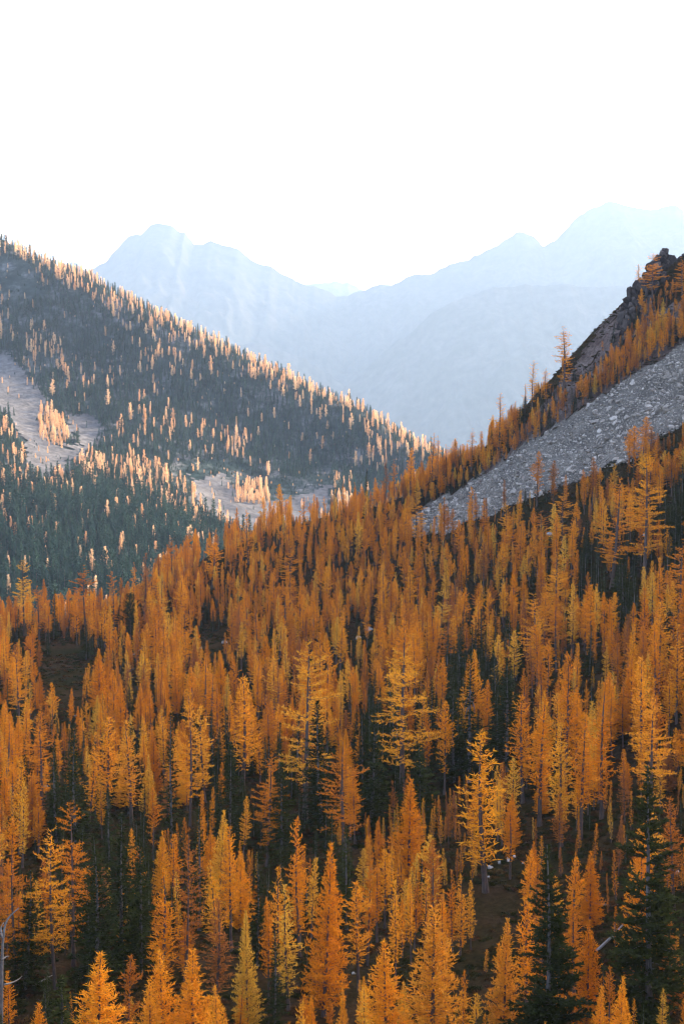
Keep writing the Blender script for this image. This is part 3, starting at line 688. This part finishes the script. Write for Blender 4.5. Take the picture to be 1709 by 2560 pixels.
# ------------------------------------------------------------------ instancing for what nobody could count
def scatter(name, rows, keys_meshes, parent=None, **props):
    """one object of kind stuff: points that carry a form, a turn and a size, drawn with geometry nodes"""
    col = bpy.data.collections.new(name + '_forms')
    for i, me in enumerate(keys_meshes):
        col.objects.link(bpy.data.objects.new(f'{name}_form_{i:02d}', me))
    P = np.array([r[1] for r in rows], np.float32); n = len(P)
    me = bpy.data.meshes.new(name); me.vertices.add(n); me.vertices.foreach_set('co', P.ravel())
    for nm, ty, k in (('form', 'INT', 0), ('turn', 'FLOAT_VECTOR', 2), ('size', 'FLOAT_VECTOR', 3)):
        at_ = me.attributes.new(nm, ty, 'POINT')
        if ty == 'INT': at_.data.foreach_set('value', np.array([r[k] for r in rows], np.int32))
        else: at_.data.foreach_set('vector', np.array([r[k] for r in rows], np.float32).ravel())
    o = obj(name, me, parent, kind='stuff', **props)
    g = bpy.data.node_groups.new(name + '_nodes', 'GeometryNodeTree')
    g.interface.new_socket('Geometry', in_out='INPUT', socket_type='NodeSocketGeometry'); g.interface.new_socket('Geometry', in_out='OUTPUT', socket_type='NodeSocketGeometry')
    gi = g.nodes.new('NodeGroupInput'); go = g.nodes.new('NodeGroupOutput'); ip = g.nodes.new('GeometryNodeInstanceOnPoints'); ci = g.nodes.new('GeometryNodeCollectionInfo')
    ci.inputs['Collection'].default_value = col; ci.inputs['Separate Children'].default_value = True; ci.inputs['Reset Children'].default_value = True
    ip.inputs['Pick Instance'].default_value = True
    g.links.new(gi.outputs[0], ip.inputs['Points']); g.links.new(ci.outputs[0], ip.inputs['Instance'])
    for nm, ty, sk in (('form', 'INT', 'Instance Index'), ('turn', 'FLOAT_VECTOR', 'Rotation'), ('size', 'FLOAT_VECTOR', 'Scale')):
        a = g.nodes.new('GeometryNodeInputNamedAttribute'); a.data_type = ty; a.inputs['Name'].default_value = nm
        g.links.new(a.outputs['Attribute'], ip.inputs[sk])
    g.links.new(ip.outputs[0], go.inputs[0])
    m = o.modifiers.new('scatter', 'NODES'); m.node_group = g
    return o
def whole(key):
    p = PROTO[key]; n = len(p['TV'])
    return mesh_from('tree_' + key, np.concatenate([p['TV'], p['CV']]), np.concatenate([p['TF'], p['CF'] + n]), [M[p['needle']], M[p['bark']]], np.concatenate([np.ones(len(p['TF']), int), p['CM']]))
def tree_rows(items, keys):
    out = []
    for key, p, h, ws in items:
        s = h / PROTO[key]['H']
        out.append((keys.index(key), p - np.array([0, 0, .15]), (random.gauss(0, .03), random.gauss(0, .03), random.uniform(0, 6.28)), (s * ws, s * ws, s)))
    return out
for nm, items in (('larch', rest['larch']), ('fir', rest['fir'])):
    if items:
        ks = sorted({r[0] for r in items})
        scatter(nm + '_forest', tree_rows(items, ks), [whole(k) for k in ks],
                label={'larch': 'orange larch forest filling the near hillside between the single trees', 'fir': 'dark firs mixed into the near larch forest'}[nm], category='forest')
print('near trees', len(trees), 'stuff larch', len(rest['larch']), 'stuff fir', len(rest['fir']))

# forest on the mountain across the valley
SC2 = [[(-200, 860), (20, 890), (75, 950), (110, 1000), (102, 1096), (170, 1118), (232, 1092), (245, 1110), (150, 1205), (55, 1195), (72, 1158), (40, 1080), (20, 1035), (-200, 1010)],
       [(455, 1180), (560, 1190), (605, 1245), (697, 1240), (740, 1235), (820, 1215), (830, 1290), (724, 1345), (647, 1345), (560, 1310), (495, 1265)],
       [(160, 1040), (235, 1045), (262, 1080), (235, 1100), (175, 1105)],
       [(-60, 630), (70, 660), (110, 740), (40, 770), (-60, 750)]]
GROVE = [[(100, 1030), (125, 1025), (160, 1060), (172, 1105), (145, 1120), (100, 1100)], [(585, 1210), (670, 1210), (672, 1265), (590, 1260)]]
nc = 148000
lc = np.stack([rng.uniform(-820, 230, nc), rng.uniform(900, 1960, nc)], -1)
LP = np.column_stack([lc, left.z(lc[:, 0], lc[:, 1])]); lx, ly = project(LP)
ok = (lx > -420) & (lx < 1250) & left.visible(LP, 9.0) & near.visible(LP, 14.0)
LP, lx, ly = LP[ok], lx[ok], ly[ok]
inscree = np.zeros(len(LP), bool)
for q in SC2: inscree |= inside(lx, ly, q)
ingrove = np.zeros(len(LP), bool)
for q in GROVE: ingrove |= inside(lx, ly, q)
line = np.interp(lx, [-100, 0, 120, 260, 400, 500, 560, 900], [1170, 1180, 1215, 1175, 1235, 1290, 1320, 1420])
crest = np.interp(lx, [p[0] for p in lm], [p[1] for p in lm])
pn = fbm(LP[:, 0] / 60, LP[:, 1] / 90, 51, 3); pn2 = vnoise(LP[:, 0] / 40, LP[:, 1] / 40, 58)
fl, ff = [], []
cell = {}
for k in range(len(LP)):
    x, y = lx[k], ly[k]
    if ingrove[k]: r, pl_, hm = 4.0, .97, .8
    elif inscree[k]: 
        if random.random() > .012: continue
        r, pl_, hm = 6, .8, .6
    elif y > line[k]:
        edge = y - line[k]; r = 3.6; pl_ = .36 if edge < 45 else .06 if pn2[k] < .6 else .2; hm = 1.35
    else:
        r = 4.3; up_ = y - crest[k]
        dens = .95 + .6 * pn[k]
        if x < 130: dens -= .25
        if 430 < x < 830 and 1150 < y < 1300: dens -= .7
        if random.random() > dens: continue
        pl_ = .42 if up_ < 45 else .05 + .5 * max(0, pn2[k] + .05); hm = .95
    if not far_enough(LP[k], r): continue
    claim(LP[k], r)
    h = max(4, random.gauss(11.0, 3.2)) * hm
    isl = random.random() < pl_
    if isl and hm > 1.2: h *= .72
    (fl if isl else ff).append(('', LP[k], h, random.uniform(.8, 1.2)))
for k in range(0, len(LP), 2):
    if ly[k] < line[k] + 20 and not (inscree[k] and pn2[k] < .45 and lx[k] > 110) and pn[k] < .5 and random.random() < (.10 if inscree[k] else .55):
        (fl if random.random() < .06 else ff).append(('', LP[k], random.uniform(1.5, 3.6), random.uniform(1.6, 2.6)))
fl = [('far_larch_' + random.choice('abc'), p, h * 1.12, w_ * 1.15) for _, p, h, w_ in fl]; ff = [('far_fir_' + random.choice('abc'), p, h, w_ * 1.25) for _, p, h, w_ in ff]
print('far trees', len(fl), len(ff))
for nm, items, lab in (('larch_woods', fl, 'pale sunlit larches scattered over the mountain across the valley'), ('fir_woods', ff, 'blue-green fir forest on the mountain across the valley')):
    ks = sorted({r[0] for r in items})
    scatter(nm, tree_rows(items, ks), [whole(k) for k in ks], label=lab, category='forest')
# pale scree sheets on that mountain
fs = Surface.__new__(Surface)
for q in SC2[:3]:
    xs = np.arange(-620, 120, 5.0); ys = np.arange(1000, 1800, 5.0); X, Y = np.meshgrid(xs, ys); Z = left.z(X, Y) + 1.2
    a, b = project(np.stack([X, Y, Z], -1)); j = 22 * fbm(X / 22, Y / 22, 66, 4)
    obj('scree', grid_mesh('far_scree', X, Y, Z, M['far_scree'], mask=inside(a + j, b + j * .8, q)), kind='structure')

# ------------------------------------------------------------------ grey scree on the near hillside, its stones
def rock_mesh(name, seed, mat, n=16, flat=.7):
    import bmesh
    r = np.random.default_rng(seed); bm = bmesh.new()
    v = unit(r.normal(0, 1, (n, 3))) * r.uniform(.72, 1.0, (n, 1)) * np.array([.5, .42, .5 * flat])
    for p in v: bm.verts.new(p)
    g = bmesh.ops.convex_hull(bm, input=bm.verts)
    bmesh.ops.delete(bm, geom=[x for x in g['geom_interior'] if isinstance(x, bmesh.types.BMVert)], context='VERTS')
    me = bpy.data.meshes.new(name); bm.to_mesh(me); bm.free(); me.materials.append(mat); return me
xs = np.arange(10, 215, 2.0); ys = np.arange(420, 570, 2.0); X, Y = np.meshgrid(xs, ys); Z = near.z(X, Y) + .25
a, b = project(np.stack([X, Y, Z], -1)); j = 7 * fbm(X / 6, Y / 6, 12, 3)
smask = inside(a + j, b + j * .7, SCREE) & (np.abs(Y - 495) < 75)
scree = obj('scree', grid_mesh('scree', X, Y, Z, M['scree_base'], mask=smask), kind='structure')
stones = [rock_mesh(f'stone_{k}', 100 + k, M['stone'], 14 + k % 4, .6 + .06 * (k % 5)) for k in range(8)]
ns_ = 57000
sx = rng.uniform(10, 215, ns_); sy = rng.uniform(420, 570, ns_); SP = np.column_stack([sx, sy, near.z(sx, sy) + .25]); a, b = project(SP)
j = 6 * fbm(sx / 6, sy / 6, 12, 3)
ok = inside(a + j, b + j * .7, SCREE) & (np.abs(sy - 495) < 75) & (a < 2150)
SP = SP[ok]; a = a[ok]
sz = np.minimum(.45 * (1 - rng.uniform(0, 1, len(SP))) ** -.42, 3.0)
order = np.argsort(-sz * (a < 1715)); rows = []
for i, k in enumerate(order):
    s = sz[k]; sc = (s * random.uniform(.8, 1.3), s * random.uniform(.8, 1.2), s * random.uniform(.7, 1.1)); rot = (random.uniform(-.5, .5), random.uniform(-.5, .5), random.uniform(0, 6.28))
    p = SP[k] + np.array([0, 0, .12 * s])
    if i < 300:
        o = obj('stone', stones[k % 8], scree); o.location = p; o.scale = sc; o.rotation_euler = rot
    else: rows.append((k % 8, p, rot, sc))
scatter('rubble', rows, stones, parent=scree)

SOIL = [(1400, 950), (1415, 925), (1530, 780), (1585, 720), (1640, 790), (1720, 740), (1720, 870), (1524, 985), (1398, 1068), (1300, 1136), (1215, 1195), (1190, 1190), (1250, 1130), (1330, 1050)]
M['soil'] = ground_mat('bare_soil', [(.3, (.055, .036, .030)), (.5, (.095, .066, .056)), (.7, (.15, .115, .10))], .12, .8, .9)
xs = np.arange(20, 170, 2.0); ys = np.arange(455, 580, 2.0); X, Y = np.meshgrid(xs, ys); Z = near.z(X, Y) + .08
a, b = project(np.stack([X, Y, Z], -1)); j = 9 * fbm(X / 7, Y / 7, 15, 3)
obj('bare_ground', grid_mesh('bare_ground', X, Y, Z, M['soil'], mask=inside(a + j, b + j * .7, SOIL)), kind='structure')

# ------------------------------------------------------------------ the dark crag above the scree: piled blocks
blocks = [rock_mesh(f'crag_block_{k}', 300 + k, M['crag'], 13 + k % 5, .95) for k in range(7)]
base = near.hit(1640, 745)
crag = bpy.data.objects.new('crag', None); C.objects.link(crag); crag.location = base
crag['label'] = 'dark brown rocky crag on the skyline at the top of the right-hand ridge'; crag['category'] = 'crag'
top_line = [(1538, 830), (1548, 790), (1570, 725), (1590, 690), (1612, 668), (1640, 622), (1658, 612), (1672, 626), (1695, 632), (1720, 615), (1800, 560)]
for k in range(260):
    x = random.uniform(1535, 1790); ty = np.interp(x, [p[0] for p in top_line], [p[1] for p in top_line])
    f = random.random() ** 1.4; y = ty + 12 + f * (85 if x < 1650 else 70)
    s = random.uniform(2.0, 4.8) * (1.2 if f < .2 else 1)
    d = np.interp(x, [1535, 1640, 1709, 1790], [522, 535, 545, 560]) - 14 * f + random.uniform(-2, 4)
    p = at(x, y + s * .28 * FPX / d, d)
    o = obj('rock', blocks[k % 7], crag); o.location = p - base; o.scale = (s, s * .9, s * random.uniform(.9, 1.7)); o.rotation_euler = (random.uniform(-.5, .5), random.uniform(-.5, .5), random.uniform(0, 6.28))

# ------------------------------------------------------------------ boulders, deadwood, snags
pale = [rock_mesh(f'boulder_{k}', 500 + k, M['pale_stone'], 18, .75) for k in range(5)]
BOULD = [(1224, 2172, 20, 'long pale boulder, left end of the white rock group below the tall pointed larch'), (1248, 2164, 16, 'pale boulder in the middle of the white rock group'), (1272, 2158, 22, 'whitest broad boulder of the white rock group'),
         (1284, 2146, 14, 'small pale boulder at the top of the white rock group'), (1308, 2162, 13, 'small pale boulder at the right end of the white rock group'), (1219, 2196, 14, 'grey boulder at the lower end of the white rock group'),
         (1003, 2126, 18, 'pale boulder among slim larches left of the tall pointed larch'), (1160, 2156, 8, 'tiny white stone on the dark heath'), (884, 2440, 16, 'round grey boulder at the foot of the rounded larch near the bottom'),
         (1374, 1338, 22, 'flat white boulder in the small green clearing below the scree'), (1390, 1360, 10, 'small white boulder just below the flat one in the clearing'), (560, 1608, 20, 'pale slab on the left rock ledge'), (500, 1622, 16, 'pale stone at the lower end of the left rock ledge'),
         (925, 1578, 26, 'grey slab on the centre rock ledge'), (895, 1598, 22, 'grey slab at the lower end of the centre rock ledge'), (175, 1800, 12, 'pale stone at the foot of the left grass clearing'), (190, 1795, 10, 'tiny pale stone in the left grass clearing'),
         (1690, 2190, 22, 'grey boulder by the right edge behind the right big fir'), (1672, 2178, 12, 'small grey boulder beside the one at the right edge'), (950, 2280, 10, 'small grey stone under the rounded larch'), (1610, 1340, 16, 'pale boulder at the foot of the right giant old larch'),
         (1200, 1190, 12, 'pale boulder at the upper rim of the grey scree'), (115, 1970, 16, 'pale stone under larches at left'), (1222, 1572, 10, 'white stone high in the forest above the weathered snag')]
for k, (x, y, wpx, lab) in enumerate(BOULD):
    P = near.hit(x, y); s = wpx * P[1] / FPX
    o = obj('boulder', pale[k % 5], label=lab, category='boulder', group='pale boulders on the near hillside'); o.location = P + np.array([0, 0, .12 * s]); o.scale = (s * 1.15, s, s * .8); o.rotation_euler = (random.uniform(-.3, .3), random.uniform(-.3, .3), random.uniform(0, 6.28))
def limb(points, radii, sides=6):
    P = np.array(points, float); V, F = [], []
    for k in range(len(P)):
        d = unit((P[min(k + 1, len(P) - 1)] - P[max(k - 1, 0)])[None])[0]; a = unit(np.cross(d, [.3, .9, .2])[None])[0]; b = np.cross(d, a)
        for j in range(sides): t = 2 * math.pi * j / sides; V.append(P[k] + radii[k] * (a * math.cos(t) + b * math.sin(t)))
    for k in range(len(P) - 1):
        for j in range(sides): F.append([k * sides + j, k * sides + (j + 1) % sides, (k + 1) * sides + (j + 1) % sides, (k + 1) * sides + j])
    F.append(list(range(sides))[::-1]); F.append([(len(P) - 1) * sides + j for j in range(sides)])
    return V, F
def smooth_path(pp, n=10):
    pp = np.array(pp, float); t = np.linspace(0, 1, len(pp)); u = np.linspace(0, 1, n)
    q = np.stack([np.interp(u, t, pp[:, k]) for k in range(3)], -1); q[1:-1] = (q[:-2] + 2 * q[1:-1] + q[2:]) / 4; return q
def deadwood(name, label, cat, main, r, side_limbs=(), ground=True, mat='dead_wood'):
    """a bare grey stem given by pixels at the distance of its foot, with limbs as parts"""
    foot = near.hit(*main[0]); d = foot[1]
    e = bpy.data.objects.new(name, None); C.objects.link(e); e.location = foot; e['label'] = label; e['category'] = cat
    pp = [at(x, y, d + 1.5 * k) - foot if not ground or k == 0 else at(x, y, d + .6 * k) - foot for k, (x, y) in enumerate(main)]
    q = smooth_path(pp, 14); V, F = limb(q, np.linspace(r, r * .25, len(q)))
    obj('trunk', mesh_from('dead_trunk', np.array(V), F, [M[mat]], smooth=True), e)
    for sl in side_limbs:
        pp = [at(x, y, d + .8 * k) - foot for k, (x, y) in enumerate(sl)]
        q = smooth_path(pp, 8); V, F = limb(q, np.linspace(r * .5, r * .1, len(q)), 5)
        obj('branch', mesh_from('dead_branch', np.array(V), F, [M[mat]], smooth=True), e)
deadwood('dead_log', 'curved bleached deadwood limb on the brown slope, upper of two', 'log', [(1548, 2264), (1520, 2262), (1490, 2260), (1468, 2254), (1458, 2242)], .16)
deadwood('dead_log', 'long leaning bleached dead stem between the two big firs', 'log', [(1480, 2388), (1500, 2368), (1530, 2340), (1555, 2312), (1578, 2292)], .22, [[(1530, 2340), (1538, 2352), (1537, 2364)], [(1530, 2340), (1536, 2325), (1535, 2312)]])
deadwood('dead_log', 'fallen grey log on the dark ground at lower left', 'log', [(84, 2465), (100, 2456), (116, 2446), (132, 2438)], .16)
deadwood('dead_tree', 'bare grey dead trunk with curved limbs cut by the left edge', 'dead tree', [(3, 2640), (4, 2540), (5, 2440), (7, 2360), (12, 2310), (25, 2290), (48, 2270)], .24,
         [[(10, 2462), (28, 2458), (46, 2450), (56, 2440)], [(6, 2345), (2, 2320), (10, 2306)], [(5, 2400), (18, 2390), (24, 2392)]], mat='fir_bark')
deadwood('dead_tree', 'weathered grey snag with drooping bare limbs among dark firs', 'dead tree', [(1170, 1900), (1172, 1840), (1173, 1770), (1175, 1705)], .36,
         [[(1174, 1735), (1165, 1752), (1158, 1780)], [(1174, 1745), (1184, 1762), (1186, 1785)], [(1174, 1760), (1166, 1775), (1160, 1800)], [(1174, 1725), (1180, 1738), (1183, 1752)]])
deadwood('dead_tree', 'bent bare dead sapling on the skyline right of the tallest larch', 'dead tree', [(1456, 940), (1454, 920), (1448, 908), (1438, 902)], .10)
deadwood('dead_log', 'pale fallen log on the left rock ledge', 'log', [(330, 1640), (345, 1628), (358, 1618)], .25)

# ------------------------------------------------------------------ low heath shrubs between the trees
def shrub_mesh(seed):
    r = np.random.default_rng(seed); n = 170
    c = unit(r.normal(0, 1, (n, 3))) * r.uniform(.15, .5, (n, 1)) * np.array([1, 1, .55]); c[:, 2] = np.abs(c[:, 2])
    d = unit(r.normal(0, 1, (n, 3)) + [0, 0, .6]); s_ = unit(np.cross(d, r.normal(0, 1, (n, 3))))
    V = np.stack([c - s_ * .07, c + s_ * .07, c + d * .20], 1).reshape(-1, 3); return mesh_from(f'shrub_{seed}', V, np.arange(3 * n).reshape(n, 3), [M['shrub']])
sh = [shrub_mesh(700 + k) for k in range(5)]
n = 90000
sx = rng.uniform(-180, 200, n); sy = rng.uniform(100, 540, n); HP = np.column_stack([sx, sy, near.z(sx, sy)]); a, b = project(HP)
ok = (a > -300) & (a < 2000) & (b < 2620) & ~inside(a, b, SCREE) & (fbm(sx / 9, sy / 9, 90, 3) > -.45) & near.visible(HP, 1.0)
rows = []
for k in np.nonzero(ok)[0]:
    s = random.uniform(.45, 1.5); rows.append((int(k % 5), HP[k], (0, 0, random.uniform(0, 6.28)), (s * random.uniform(.9, 1.5), s * random.uniform(.9, 1.5), s * random.uniform(.5, 1))))
scatter('undergrowth', rows, sh, label='low dark heath shrubs covering the ground between the trees', category='undergrowth')

# ------------------------------------------------------------------ haze: even air over the valley
import bmesh
bm = bmesh.new(); bmesh.ops.create_cube(bm, size=1.0); me = bpy.data.meshes.new('haze'); bm.to_mesh(me); bm.free()
hz = obj('haze', me, kind='stuff', label='thin blue autumn haze filling the valley', category='haze')
hz.scale = (40400, 40400, 2980); hz.location = (0, 5000, -640 + 1490)
hm = bpy.data.materials.new('haze'); hm.use_nodes = True; t = hm.node_tree; t.nodes.clear()
pv = t.nodes.new('ShaderNodeVolumePrincipled'); pv.inputs['Color'].default_value = (.168, .246, .358, 1); pv.inputs['Density'].default_value = 0.75e-4; pv.inputs['Anisotropy'].default_value = .2
mo = t.nodes.new('ShaderNodeOutputMaterial'); t.links.new(pv.outputs[0], mo.inputs['Volume']); me.materials.append(hm)
